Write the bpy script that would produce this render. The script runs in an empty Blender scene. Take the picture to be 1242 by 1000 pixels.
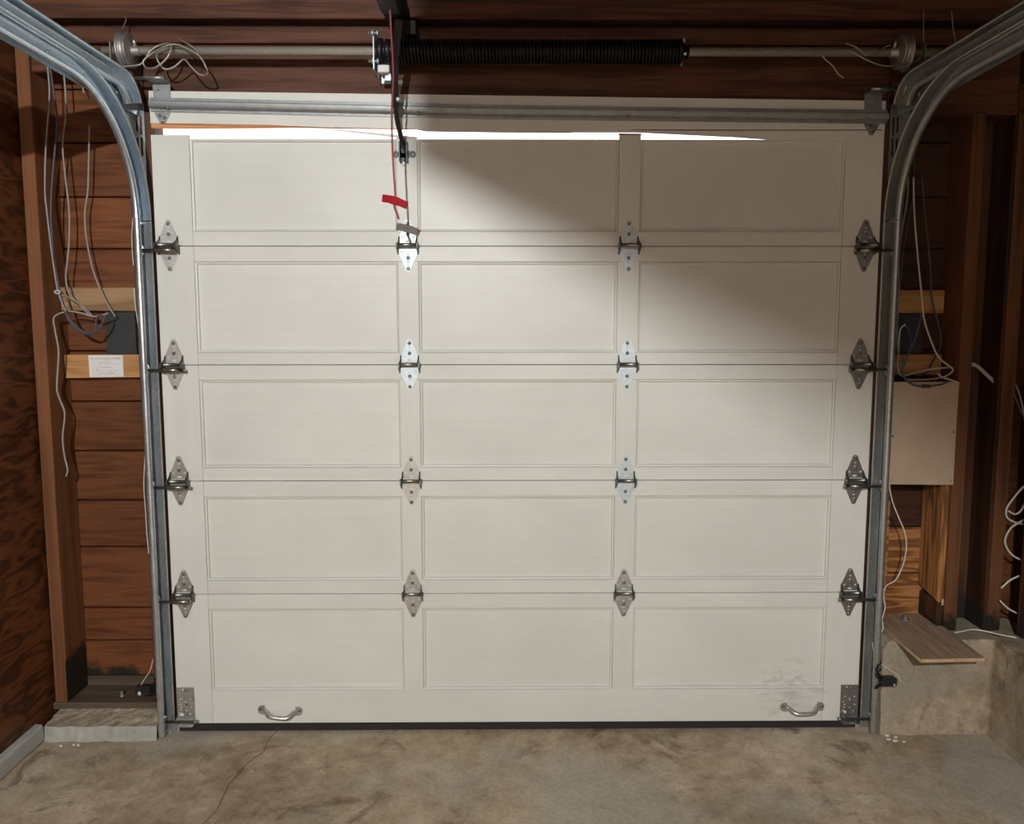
import bpy, bmesh, math, random
from mathutils import Vector, Matrix
random.seed(7)
sc = bpy.context.scene
C = sc.collection
PI = math.pi

# ------------------------------------------------------------------ camera, light, exposure
F_PX, CX, CY = 930.0, 621.0, 483.0
CAM = Vector((-0.0424, -2.6238, 1.4675))
PITCH, YAW, ROLL = -0.10087, 0.00746, -0.00039
FWD = Vector((math.sin(YAW)*math.cos(PITCH), math.cos(YAW)*math.cos(PITCH), math.sin(PITCH)))
_R = FWD.cross(Vector((0, 0, 1))).normalized(); _U = _R.cross(FWD)
RGT = math.cos(ROLL)*_R + math.sin(ROLL)*_U
UPV = -math.sin(ROLL)*_R + math.cos(ROLL)*_U
cam = bpy.data.cameras.new('camera'); cam_o = bpy.data.objects.new('camera', cam); C.objects.link(cam_o)
M = Matrix((RGT, UPV, -FWD)).transposed().to_4x4(); M.translation = CAM
cam_o.matrix_world = M
cam.sensor_width = 36; cam.lens = F_PX/1242*36; cam.shift_y = -17/1242
cam.clip_start = 0.02
sc.camera = cam_o
sc.view_settings.view_transform = 'Standard'; sc.view_settings.look = 'None'
sc.view_settings.gamma = 1; sc.view_settings.use_curve_mapping = False
sc.view_settings.exposure = 0.0
sc.cycles.use_denoising = True
sc.cycles.diffuse_bounces = 6
w = bpy.data.worlds.new('overcast_sky'); sc.world = w; w.use_nodes = True
w.node_tree.nodes['Background'].inputs[0].default_value = (0.93, 0.97, 1.0, 1)
w.node_tree.nodes['Background'].inputs[1].default_value = 2.5
BULB = Vector((-0.38, -4.20, 2.43)); BULB_R = 0.015
BULB_STRENGTH = 51500.0

def hit(u, v):
    return FWD + (u-CX)/F_PX*RGT - (v-CY)/F_PX*UPV
def P(u, v, y=0.0):                      # the point of the plane at depth y that lies on this line of sight
    d = hit(u, v); return CAM + d*((y-CAM.y)/d.y)
def PX(u, v, x):
    d = hit(u, v); return CAM + d*((x-CAM.x)/d.x)
def PZ(u, v, z):
    d = hit(u, v); return CAM + d*((z-CAM.z)/d.z)

# ------------------------------------------------------------------ materials
def _mat(name):
    m = bpy.data.materials.new(name); m.use_nodes = True
    nt = m.node_tree; b = nt.nodes['Principled BSDF']
    return m, nt, b
def nd(nt, t, **kw):
    n = nt.nodes.new(t)
    for k, v in kw.items(): setattr(n, k, v)
    return n
def math_n(nt, op, a, b=None):
    n = nd(nt, 'ShaderNodeMath', operation=op)
    for i, x in enumerate((a, b)):
        if x is None: continue
        if isinstance(x, (int, float)): n.inputs[i].default_value = x
        else: nt.links.new(x, n.inputs[i])
    return n.outputs[0]
def ramp(nt, fac, stops):
    r = nd(nt, 'ShaderNodeValToRGB'); e = r.color_ramp.elements
    e[0].position, e[0].color = stops[0][0], (*stops[0][1], 1)
    e[1].position, e[1].color = stops[-1][0], (*stops[-1][1], 1)
    for p, c in stops[1:-1]:
        q = e.new(p); q.color = (*c, 1)
    nt.links.new(fac, r.inputs[0]); return r.outputs[0]
def noise(nt, vec, scale, detail=4, rough=.55, dist=0):
    n = nd(nt, 'ShaderNodeTexNoise'); n.inputs['Scale'].default_value = scale
    n.inputs['Detail'].default_value = detail; n.inputs['Roughness'].default_value = rough
    n.inputs['Distortion'].default_value = dist
    if vec is not None: nt.links.new(vec, n.inputs['Vector'])
    return n.outputs[0]
def mix(nt, a, b, fac, mode='MIX'):
    n = nd(nt, 'ShaderNodeMix', data_type='RGBA', blend_type=mode)
    for s, x in ((n.inputs[0], fac), (n.inputs[6], a), (n.inputs[7], b)):
        if isinstance(x, (int, float)): s.default_value = x
        elif isinstance(x, tuple): s.default_value = (*x, 1)
        else: nt.links.new(x, s)
    return n.outputs[2]
def bump(nt, b, h, strength, dist):
    n = nd(nt, 'ShaderNodeBump'); n.inputs['Strength'].default_value = strength; n.inputs['Distance'].default_value = dist
    nt.links.new(h, n.inputs['Height']); nt.links.new(n.outputs[0], b.inputs['Normal'])
def coords(nt, scale=(1, 1, 1), rnd=True):
    tc = nd(nt, 'ShaderNodeTexCoord'); mp = nd(nt, 'ShaderNodeMapping'); mp.inputs['Scale'].default_value = scale
    src = tc.outputs['Object']
    if rnd:
        oi = nd(nt, 'ShaderNodeObjectInfo')
        ad = nd(nt, 'ShaderNodeVectorMath', operation='ADD')
        off = math_n(nt, 'MULTIPLY', oi.outputs['Random'], 17.0)
        nt.links.new(src, ad.inputs[0]); nt.links.new(off, ad.inputs[1]); src = ad.outputs[0]
    nt.links.new(src, mp.inputs['Vector'])
    return mp.outputs[0]

def wood(name, dark, light, axis='X', across=7.0, along=.8, rings=26.0, rough=.62, vary=.25, grain=.5, stain_z=None, fleck=0.0, stain_face=False):
    m, nt, b = _mat(name)
    k = {'X': (along, across, across), 'Y': (across, along, across), 'Z': (across, across, along)}[axis]
    v = coords(nt, k)
    n1 = noise(nt, v, 1.0, 3, .5, .3)
    ring = math_n(nt, 'SINE', math_n(nt, 'MULTIPLY', n1, rings))
    ring = math_n(nt, 'ADD', math_n(nt, 'MULTIPLY', ring, .5), .5)
    kf = {'X': (4, 160, 160), 'Y': (160, 4, 160), 'Z': (160, 160, 4)}[axis]
    n2 = noise(nt, coords(nt, kf), 1.0, 3, .6)
    n3 = noise(nt, coords(nt), 3.2, 4, .6)
    f = math_n(nt, 'ADD', math_n(nt, 'MULTIPLY', ring, grain), math_n(nt, 'MULTIPLY', n2, 1-grain))
    f = math_n(nt, 'ADD', math_n(nt, 'MULTIPLY', f, .62), math_n(nt, 'MULTIPLY', n3, .38))
    c = ramp(nt, f, [(.25, dark), (.72, light)])
    oi = nd(nt, 'ShaderNodeObjectInfo')
    hv = nd(nt, 'ShaderNodeHueSaturation')
    nt.links.new(math_n(nt, 'ADD', math_n(nt, 'MULTIPLY', oi.outputs['Random'], vary*2), 1-vary), hv.inputs['Value'])
    nt.links.new(c, hv.inputs['Color']); c = hv.outputs[0]
    if fleck:
        fl = noise(nt, coords(nt, (9, 9, 30)), 2.6, 5, .75)
        c = mix(nt, c, (light[0]*1.5+.05, light[1]*1.5+.05, light[2]*1.5+.05), ramp(nt, fl, [(.67, (0, 0, 0)), (.75, (fleck, fleck, fleck))]))
    if stain_z is not None:
        g = nd(nt, 'ShaderNodeNewGeometry'); sx = nd(nt, 'ShaderNodeSeparateXYZ'); nt.links.new(g.outputs['Position'], sx.inputs[0])
        ns = noise(nt, g.outputs['Position'], 9, 4, .6)
        e = math_n(nt, 'ADD', sx.outputs[2], math_n(nt, 'MULTIPLY', math_n(nt, 'SUBTRACT', ns, .5), .22))
        if stain_face:                       # tar brushed on the niche side of the stud only
            sn = nd(nt, 'ShaderNodeSeparateXYZ'); nt.links.new(g.outputs['Normal'], sn.inputs[0])
            e = math_n(nt, 'ADD', e, math_n(nt, 'MULTIPLY', math_n(nt, 'LESS_THAN', sn.outputs[0], .5), 3.0))
        c = mix(nt, (.022, .017, .012), c, ramp(nt, e, [(stain_z-.01, (0, 0, 0)), (stain_z+.02, (1, 1, 1))]))
    nt.links.new(c, b.inputs['Base Color']); b.inputs['Roughness'].default_value = rough
    b.inputs['Specular IOR Level'].default_value = .3
    bump(nt, b, f, .35, .004)
    return m

def metal(name, base, rough=.36, metallic=.92, spangle=.25, scale=70):
    m, nt, b = _mat(name)
    v = coords(nt)
    n = noise(nt, v, scale, 3, .6)
    n2 = noise(nt, v, 9, 3, .6)
    f = math_n(nt, 'ADD', math_n(nt, 'MULTIPLY', n, .6), math_n(nt, 'MULTIPLY', n2, .4))
    lo = tuple(x*(1-spangle) for x in base); hi = tuple(min(1, x*(1+spangle)) for x in base)
    nt.links.new(ramp(nt, f, [(.3, lo), (.7, hi)]), b.inputs['Base Color'])
    nt.links.new(math_n(nt, 'ADD', math_n(nt, 'MULTIPLY', n2, .2), rough-.1), b.inputs['Roughness'])
    b.inputs['Metallic'].default_value = metallic
    return m
def plain(name, col, rough=.5, metallic=0.0, var=.12, scale=30):
    m, nt, b = _mat(name)
    n = noise(nt, coords(nt), scale, 4, .6)
    nt.links.new(ramp(nt, n, [(.3, tuple(x*(1-var) for x in col)), (.7, tuple(min(1, x*(1+var)) for x in col))]), b.inputs['Base Color'])
    b.inputs['Roughness'].default_value = rough; b.inputs['Metallic'].default_value = metallic
    return m
def paint(name, col, axis='X'):
    m, nt, b = _mat(name)
    k = {'X': (2.2, 60, 60), 'Z': (60, 60, 2.2)}[axis]
    g = noise(nt, coords(nt, k), 1, 4, .6)
    big = noise(nt, coords(nt), 2.3, 4, .6)
    c = ramp(nt, big, [(.3, tuple(x*.93 for x in col)), (.7, tuple(min(1, x*1.04) for x in col))])
    c = mix(nt, c, ramp(nt, g, [(.3, (.975, .97, .962)), (.6, (1, 1, 1))]), 1.0, 'MULTIPLY')
    sp = noise(nt, coords(nt, (1, 1, 1.4)), 34, 4, .6)
    c = mix(nt, c, (.36, .32, .26), ramp(nt, sp, [(.80, (0, 0, 0)), (.83, (.45, .45, .45))]))
    gp = nd(nt, 'ShaderNodeNewGeometry'); ds = nd(nt, 'ShaderNodeVectorMath', operation='DISTANCE')   # scuffed dirt round the right pull handle
    nt.links.new(gp.outputs['Position'], ds.inputs[0]); ds.inputs[1].default_value = (.98, 0, .14)
    sc_n = noise(nt, coords(nt, (1, 1, 2.2), False), 24, 5, .7, .5)
    e = math_n(nt, 'SUBTRACT', sc_n, math_n(nt, 'MULTIPLY', ds.outputs['Value'], 1.15))
    c = mix(nt, c, (.40, .38, .34), ramp(nt, e, [(.40, (0, 0, 0)), (.60, (.55, .55, .55))]))
    nt.links.new(c, b.inputs['Base Color'])
    b.inputs['Roughness'].default_value = .42; b.inputs['Specular IOR Level'].default_value = .35
    bump(nt, b, g, .10, .0012)
    return m
def concrete(name, a, bb, cc, patch=None, scale=1.0, rough=.85, bumpd=.006):
    m, nt, b = _mat(name)
    v = coords(nt, (1, 1, 1), False)
    n1 = noise(nt, v, 1.6*scale, 6, .62, .6)
    n2 = noise(nt, v, 11*scale, 6, .65)
    n3 = noise(nt, v, 70*scale, 4, .7)
    f = math_n(nt, 'ADD', math_n(nt, 'MULTIPLY', n1, .55), math_n(nt, 'MULTIPLY', n2, .45))
    c = ramp(nt, f, [(.36, a), (.5, bb), (.64, cc)])
    st = noise(nt, v, 5.5*scale, 6, .7, .8)
    c = mix(nt, c, (a[0]*.55, a[1]*.52, a[2]*.5), ramp(nt, st, [(.56, (0, 0, 0)), (.68, (.75, .75, .75))]))
    if patch:
        pn = noise(nt, v, .9*scale, 5, .6, .4)
        c = mix(nt, c, patch, ramp(nt, pn, [(.50, (0, 0, 0)), (.60, (.7, .7, .7))]))
    c = mix(nt, c, ramp(nt, n3, [(.25, (.72, .72, .72)), (.6, (1, 1, 1)), (.8, (1.0, 1.0, 1.0))]), 1.0, 'MULTIPLY')
    wf = noise(nt, v, 27*scale, 3, .6)
    c = mix(nt, c, (.62, .58, .5), ramp(nt, wf, [(.735, (0, 0, 0)), (.76, (.8, .8, .8))]))
    nt.links.new(c, b.inputs['Base Color']); b.inputs['Roughness'].default_value = rough
    b.inputs['Specular IOR Level'].default_value = .25
    bump(nt, b, math_n(nt, 'ADD', n2, math_n(nt, 'MULTIPLY', n3, .5)), .5, bumpd)
    return m

MT = dict(
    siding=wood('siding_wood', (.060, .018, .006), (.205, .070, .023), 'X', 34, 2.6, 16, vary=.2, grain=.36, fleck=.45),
    siding_shaded=wood('shaded_siding_wood', (.022, .009, .005), (.075, .029, .013), 'X', 34, 2.6, 16, vary=.2, grain=.36),  # siding darkened in its colour for the shade right of the door
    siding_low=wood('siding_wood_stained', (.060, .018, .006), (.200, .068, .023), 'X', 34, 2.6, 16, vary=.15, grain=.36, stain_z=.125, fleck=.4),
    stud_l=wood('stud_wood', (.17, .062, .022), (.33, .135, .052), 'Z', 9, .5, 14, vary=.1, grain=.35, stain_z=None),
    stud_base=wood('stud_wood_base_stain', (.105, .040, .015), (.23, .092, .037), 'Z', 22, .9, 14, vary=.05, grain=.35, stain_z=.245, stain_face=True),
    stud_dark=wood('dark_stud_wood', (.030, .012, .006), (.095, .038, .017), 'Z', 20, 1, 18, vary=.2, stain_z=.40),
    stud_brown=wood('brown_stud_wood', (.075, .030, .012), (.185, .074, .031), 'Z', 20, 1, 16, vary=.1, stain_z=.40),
    jamb=wood('jamb_wood', (.045, .021, .014), (.115, .053, .033), 'Z', 11, .5, 16, vary=.1),
    header=wood('header_wood', (.042, .015, .008), (.150, .058, .030), 'X', 30, 1.9, 20, vary=.12, grain=.42),
    sill=wood('sill_wood', (.045, .032, .022), (.150, .108, .072), 'X', 8, .8, 16, vary=.1, rough=.8),
    oak=wood('raw_fir_upright', (.15, .055, .016), (.42, .19, .066), 'Z', 22, 1.6, 34, vary=.05, grain=.72),
    oak_x=wood('raw_fir_board', (.14, .050, .015), (.38, .17, .058), 'X', 19, 2.2, 34, vary=.12, grain=.75),
    plyleft=wood('plywood_sheet', (.040, .012, .004), (.160, .052, .016), 'Y', 17, 5.5, 26, vary=.02, grain=.62, rough=.5),
    plydark=wood('dark_plywood_sheet', (.03, .012, .006), (.10, .038, .016), 'Z', 5, 1.0, 30, vary=.02),
    ceil=wood('ceiling_wood', (.05, .022, .010), (.13, .055, .026), 'X', 6, .6, 20, vary=.1),
    block_grey=wood('weathered_block_wood', (.24, .135, .062), (.46, .29, .155), 'X', 14, .6, 26, vary=.04),
    block_new=wood('yellow_block_wood', (.32, .142, .046), (.54, .285, .112), 'X', 14, 1.6, 24, vary=.05),
    ledgeboard=wood('worn_plywood', (.20, .14, .085), (.46, .33, .215), 'Y', 60, 6, 12, vary=.02, grain=.3, rough=.8),
    plyedge=plain('plywood_edge', (.52, .36, .20), .8, 0, .2, 60),
    splinter=wood('raw_split_wood', (.38, .14, .05), (.72, .34, .15), 'X', 30, 1.2, 20, vary=.05),
    paint=paint('white_door_paint', (.722, .722, .662)),
    paint_v=paint('white_door_paint_upright', (.722, .722, .662), 'Z'),
    greypaint=plain('grey_floor_paint', (.40, .395, .345), .7, 0, .18, 25),
    basegrey=plain('grey_baseboard_paint', (.44, .44, .41), .55, 0, .08, 14),
    floor=concrete('floor_concrete', (.265, .192, .122), (.47, .372, .252), (.64, .535, .395), patch=(.43, .40, .33)),
    curb=concrete('curb_concrete', (.20, .145, .09), (.40, .31, .21), (.58, .48, .35), patch=(.32, .29, .22), scale=1.7, bumpd=.01),
    rubble=concrete('broken_concrete', (.30, .23, .15), (.52, .43, .31), (.70, .61, .47), scale=6, bumpd=.012),
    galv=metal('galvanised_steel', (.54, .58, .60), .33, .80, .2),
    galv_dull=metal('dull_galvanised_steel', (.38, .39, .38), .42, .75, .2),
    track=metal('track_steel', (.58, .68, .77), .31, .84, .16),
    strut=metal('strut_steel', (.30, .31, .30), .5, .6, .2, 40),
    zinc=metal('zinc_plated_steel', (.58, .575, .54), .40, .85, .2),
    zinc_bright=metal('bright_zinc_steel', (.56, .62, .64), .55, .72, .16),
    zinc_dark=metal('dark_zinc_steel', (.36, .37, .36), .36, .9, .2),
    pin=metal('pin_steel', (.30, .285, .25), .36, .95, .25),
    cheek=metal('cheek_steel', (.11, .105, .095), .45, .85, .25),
    shaft=metal('shaft_steel', (.58, .54, .46), .40, .55, .15),
    cast=metal('cast_alloy', (.40, .38, .35), .5, .8, .25),
    cable=metal('wire_rope_steel', (.46, .44, .40), .5, .8, .3, 300),
    blackm=plain('black_painted_steel', (.012, .012, .013), .38, .2),
    spring=plain('black_spring_steel', (.010, .010, .010), .33, .5),
    rubber=plain('black_rubber', (.018, .017, .017), .7),
    blackp=plain('black_plastic', (.016, .016, .017), .42),
    boxgrey=plain('charcoal_plastic', (.032, .034, .034), .5),
    white_pl=plain('white_nylon', (.75, .74, .70), .4, 0, .04),
    red=plain('red_plastic', (.36, .002, .008), .6, 0, .06),
    redcord=plain('red_cord', (.36, .085, .085), .8, 0, .25, 400),
    wire_white=plain('white_cable_jacket', (.66, .62, .55), .5, 0, .08),
    wire_grey=plain('grey_cable_jacket', (.33, .30, .27), .55, 0, .1),
    wire_blue=plain('blue_cable_jacket', (.075, .080, .112), .5, 0, .1),
    wire_dark=plain('dark_cable_jacket', (.07, .07, .08), .55, 0, .1),
    beige=plain('beige_hardboard', (.50, .385, .27), .7, 0, .09, 7),
    card=plain('white_card', (.80, .78, .74), .6, 0, .02),
    ink=plain('grey_ink', (.16, .16, .17), .8, 0, .1),
    ink2=plain('pale_ink', (.46, .46, .47), .8, 0, .05),
    housing=plain('grey_housing', (.20, .20, .20), .5),
    drywall=plain('bare_drywall', (.48, .45, .40), .9),
    drive=plain('driveway_concrete', (.5, .48, .45), .9),
)
MT['red'].node_tree.nodes['Principled BSDF'].inputs['Specular IOR Level'].default_value = .15
m, nt, b = _mat('bulb_glow'); b.inputs['Emission Color'].default_value = (.96, .985, 1.0, 1)
b.inputs['Emission Strength'].default_value = BULB_STRENGTH; b.inputs['Base Color'].default_value = (.9, .9, .9, 1)
MT['bulb'] = m

# ------------------------------------------------------------------ mesh helpers
class B:
    """Collects faces in world coordinates; link() turns them into ONE object."""
    def __init__(s): s.bm = bmesh.new(); s.mi = 0; s.sharp = None
    def _f(s, vs):
        try:
            f = s.bm.faces.new(vs); f.material_index = s.mi; return f
        except ValueError: return None
    def mesh(s, verts, faces, smooth=False):
        v = [s.bm.verts.new(p) for p in verts]
        for q in faces:
            f = s._f([v[i] for i in q])
            if f and smooth: f.smooth = True
        return v
    def box(s, a, b, bev=0.0, jit=0.0):
        x0, x1 = sorted((a[0], b[0])); y0, y1 = sorted((a[1], b[1])); z0, z1 = sorted((a[2], b[2]))
        v = s.mesh([(x, y, z) for x in (x0, x1) for y in (y0, y1) for z in (z0, z1)],
                   [(0, 1, 3, 2), (4, 6, 7, 5), (0, 4, 5, 1), (2, 3, 7, 6), (0, 2, 6, 4), (1, 5, 7, 3)])
        if jit:
            for q in v: q.co += Vector((random.uniform(-jit, jit), random.uniform(-jit, jit), random.uniform(-jit, jit)))
        if bev:
            es = {e for q in v for e in q.link_edges}
            bmesh.ops.bevel(s.bm, geom=list(es), offset=bev, segments=1, affect='EDGES', profile=.5)
        return s
    def prism(s, pts, d, bev=0):
        """Extrude the planar outline pts by vector d."""
        d = Vector(d); n = len(pts)
        a = [s.bm.verts.new(p) for p in pts]; c = [s.bm.verts.new(Vector(p)+d) for p in pts]
        s._f(a[::-1]); s._f(c)
        for i in range(n): s._f([a[i], a[(i+1) % n], c[(i+1) % n], c[i]])
        return s
    def plate(s, outline, holes, d, origin=(0, 0, 0), ex=(1, 0, 0), ez=(0, 0, 1)):
        """A sheet with real holes: 2-D outline and hole loops (a, b) -> origin + a*ex + b*ez, thickness vector d."""
        o, ex, ez, d = Vector(origin), Vector(ex), Vector(ez), Vector(d)
        tmp = bmesh.new(); loops = []
        for lp in [outline]+holes:
            vs = [tmp.verts.new(o+ex*p[0]+ez*p[1]) for p in lp]
            loops.append(vs)
            for i in range(len(vs)): tmp.edges.new((vs[i], vs[(i+1) % len(vs)]))
        bmesh.ops.triangle_fill(tmp, use_beauty=True, use_dissolve=False, edges=tmp.edges[:])
        tmp.verts.index_update()
        fs = [[v.index for v in f.verts] for f in tmp.faces]
        n = len(tmp.verts); co = [v.co.copy() for v in tmp.verts]
        vs = [s.bm.verts.new(p) for p in co]+[s.bm.verts.new(p+d) for p in co]
        for f in fs: s._f([vs[i] for i in f]); s._f([vs[i+n] for i in f[::-1]])
        k = 0
        for lp in loops:
            m = len(lp)
            for i in range(m):
                a, b2 = k+i, k+(i+1) % m
                s._f([vs[a], vs[b2], vs[b2+n], vs[a+n]])
            k += m
        tmp.free(); return s
    def cyl(s, a, b, r, r2=None, n=12, caps=True, smooth=True):
        a, b = Vector(a), Vector(b); d = (b-a).normalized()
        u = d.orthogonal().normalized(); w = d.cross(u); r2 = r if r2 is None else r2
        A = [s.bm.verts.new(a+(u*math.cos(t)+w*math.sin(t))*r) for t in (2*PI*i/n for i in range(n))]
        D = [s.bm.verts.new(b+(u*math.cos(t)+w*math.sin(t))*r2) for t in (2*PI*i/n for i in range(n))]
        for i in range(n):
            f = s._f([A[i], A[(i+1) % n], D[(i+1) % n], D[i]])
            if f: f.smooth = smooth
        if caps: s._f(A[::-1]); s._f(D)
        return s
    def lathe(s, a, d, prof, n=20):
        """prof: (distance along d, radius)."""
        a, d = Vector(a), Vector(d).normalized(); u = d.orthogonal().normalized(); w = d.cross(u)
        rings = [[s.bm.verts.new(a+d*t+(u*math.cos(q)+w*math.sin(q))*r) for q in (2*PI*i/n for i in range(n))] for t, r in prof]
        for R0, R1 in zip(rings, rings[1:]):
            for i in range(n):
                f = s._f([R0[i], R0[(i+1) % n], R1[(i+1) % n], R1[i]])
                if f: f.smooth = True
        s._f(rings[0][::-1]); s._f(rings[-1]); return s
    def tube(s, pts, r, n=6, sub=0, closed=False):
        pts = [Vector(p) for p in pts]
        if sub: pts = spline(pts, sub)
        d = (pts[1]-pts[0]).normalized(); u = d.orthogonal().normalized(); prev = None
        rr = r if isinstance(r, (list, tuple)) else None
        for i, p in enumerate(pts):
            t = (pts[min(i+1, len(pts)-1)]-pts[max(i-1, 0)])
            if t.length < 1e-9: t = d
            t.normalize(); u = (u-t*u.dot(t))
            u = u.normalized() if u.length > 1e-6 else t.orthogonal().normalized()
            w = t.cross(u); q = r if rr is None else rr[min(i*len(rr)//len(pts), len(rr)-1)]
            ring = [s.bm.verts.new(p+(u*math.cos(2*PI*j/n)+w*math.sin(2*PI*j/n))*q) for j in range(n)]
            if prev:
                for j in range(n):
                    f = s._f([prev[j], prev[(j+1) % n], ring[(j+1) % n], ring[j]])
                    if f: f.smooth = True
            else: s._f(ring[::-1])
            prev = ring
        s._f(prev); return s
    def sweep(s, prof, frames, th):
        """Sweep an open 2-D profile (a, b) as a sheet of thickness th; frames: (origin, ea, eb)."""
        n = len(prof); off = []
        for i, p in enumerate(prof):
            q0, q1 = prof[max(i-1, 0)], prof[min(i+1, n-1)]
            t = Vector((q1[0]-q0[0], q1[1]-q0[1])).normalized(); off.append((p[0]-t.y*th, p[1]+t.x*th))
        loop = list(prof)+off[::-1]; m = len(loop); prev = None
        for o, ea, eb in frames:
            ring = [s.bm.verts.new(o+ea*p[0]+eb*p[1]) for p in loop]
            if prev:
                for j in range(m):
                    f = s._f([prev[j], prev[(j+1) % m], ring[(j+1) % m], ring[j]])
                    if f: f.smooth = True; s.sharp = .8
            else: first = ring
            prev = ring
        for R in (first, prev):
            for i in range(n-1): s._f([R[i], R[i+1], R[m-2-i], R[m-1-i]])
        return s
    def link(s, name, mats, parent=None, kind=None, sharp=None):
        bmesh.ops.remove_doubles(s.bm, verts=s.bm.verts[:], dist=1e-6)
        bmesh.ops.recalc_face_normals(s.bm, faces=s.bm.faces[:])
        o0 = wloc(parent)
        if o0.length: bmesh.ops.translate(s.bm, verts=s.bm.verts[:], vec=-o0)
        me = bpy.data.meshes.new(name); s.bm.to_mesh(me); s.bm.free()
        if s.sharp: me.set_sharp_from_angle(angle=s.sharp)
        for m in (mats if isinstance(mats, (list, tuple)) else [mats]): me.materials.append(MT[m])
        o = bpy.data.objects.new(name, me); C.objects.link(o)
        if parent: o.parent = parent
        if kind: o['kind'] = kind
        return o
def wloc(o):
    v = Vector((0, 0, 0))
    while o is not None: v += o.location; o = o.parent
    return v
def spline(p, k):
    out = []; n = len(p)
    for i in range(n-1):
        p0, p1, p2, p3 = p[max(i-1, 0)], p[i], p[i+1], p[min(i+2, n-1)]
        for j in range(k):
            t = j/k
            out.append(.5*((2*p1)+(p2-p0)*t+(2*p0-5*p1+4*p2-p3)*t*t+(3*p1-p0-3*p2+p3)*t**3))
    out.append(p[-1]); return out
def circ(x, z, r, n=8, a0=0): return [(x+r*math.cos(a0+2*PI*i/n), z+r*math.sin(a0+2*PI*i/n)) for i in range(n)]
def tag(o, label, cat, group=None, kind=None):
    o['label'] = label; o['category'] = cat
    if group: o['group'] = group
    if kind: o['kind'] = kind
    return o
def thing(name, label, cat, loc=(0, 0, 0), group=None, kind=None):
    o = bpy.data.objects.new(name, None); C.objects.link(o); o.location = loc; o.empty_display_size = .05
    return tag(o, label, cat, group, kind)
def place(src, parent, loc, name=None):
    """Copy a mesh object (shared mesh) and put it under parent at world loc."""
    c = src.copy(); C.objects.link(c); c.parent = parent; c.location = Vector(loc)-wloc(parent); return c
def box(a, b, name, mat, parent=None, bev=0.0, kind=None): return B().box(a, b, bev).link(name, mat, parent, kind)

# ------------------------------------------------------------------ the setting
XL, XR, YB, ZC = -1.69, 1.86, -6.0, 2.64

def grid_slab(x0, x1, y0, y1, z, nx, ny, amp, depth):
    g = B(); vs = []
    for j in range(ny+1):
        for i in range(nx+1):
            vs.append((x0+(x1-x0)*i/nx, y0+(y1-y0)*j/ny, z+(random.uniform(-amp, amp) if 0 < i < nx and 0 < j < ny else 0)))
    f = [(j*(nx+1)+i, j*(nx+1)+i+1, (j+1)*(nx+1)+i+1, (j+1)*(nx+1)+i) for j in range(ny) for i in range(nx)]
    g.mesh(vs, f, True); g.box((x0, y0, z-depth), (x1, y1, z-.004)); return g
floor = grid_slab(-2.0, 2.2, YB, .24, 0, 60, 80, .0018, .15).link('floor', 'floor')
tag(floor, 'stained brown and grey concrete garage floor in front of the white door', 'floor', kind='structure')
box((-6, .24, -.16), (6, 9, -.01), 'floor_outside', 'drive').name = 'driveway'
tag(bpy.data.objects['driveway'], 'pale concrete driveway outside beyond the garage door', 'driveway', kind='structure')
box((-2.0, YB-.1, ZC), (2.2, .3, ZC+.12), 'ceiling', 'ceil', kind='structure')
tag(bpy.data.objects['ceiling'], 'dark wooden ceiling deck above the garage door beams', 'ceiling', kind='structure')
wb = box((-2.0, YB-.12, 0), (2.2, YB, ZC), 'wall_back', 'drywall'); tag(wb, 'unpainted drywall rear wall of the garage behind the viewer', 'wall', kind='structure')

# left wall: a plywood sheet with a grey painted baseboard
wl = box((XL-.10, YB, 0), (XL, .12, ZC), 'wall_left', 'plyleft'); tag(wl, 'dark brown plywood side wall with swirling grain beside the corner stud', 'wall', kind='structure')
bbm = B().prism([(XL+.001, 0, .006), (XL+.028, 0, .006), (XL+.028, 0, .055), (XL+.022, 0, .064), (XL+.001, 0, .064)], (0, 1, 0))
for v in bbm.bm.verts: v.co.y = -3.6 if v.co.y < .5 else -.062
bl = bbm.link('baseboard_left', 'basegrey'); tag(bl, 'grey painted baseboard along the foot of the plywood side wall', 'baseboard', kind='structure')

# front wall: sheathing ring with boards, studs, jambs, beams, sills and curbs as its parts
wf = B()
wf.box((-2.0, .212, 0), (-1.29, .26, ZC)).box((1.29, .212, 0), (2.2, .26, ZC)).box((-1.29, .212, 2.19), (1.29, .26, ZC))
wf = wf.link('wall_front', 'plydark'); tag(wf, 'dark timber framed front wall of boards, studs and beams around the white door', 'wall', kind='structure')
zl = [.12, .26, .388, .623, .801, .988, 1.172, 1.357, 1.541, 1.725, 1.908, 2.097, 2.28, 2.46]
for a, c in zip(zl, zl[1:]):
    dy = random.uniform(-.002, .002)
    box((-1.70, .19+dy, a+.0025), (-1.29, .212, c-.0025), 'siding_board', 'siding_low' if c < .63 else 'siding', wf, .003)
B().box((-1.640, .186, .075), (-1.31, .212, .12), .003).link('nailer_strip', 'sill', wf)
# left corner stud, jambs
B().box((-1.682, .05, .086), (-1.637, .188, 2.46), .002).link('stud', 'stud_base', wf)
for sd in (-1, 1):
    B().box((sd*1.316, .042, .0), (sd*1.224, .058, 2.165), .002).link('jamb', 'jamb', wf)
    B().box((sd*1.316, .0585, .0), (sd*1.285, .188, 2.165), .002).link('jamb_stud', 'jamb', wf)
B().box((-1.316, .046, 2.165), (-1.262, .188, 2.34), .003).link('jamb', 'jamb', wf)
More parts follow.
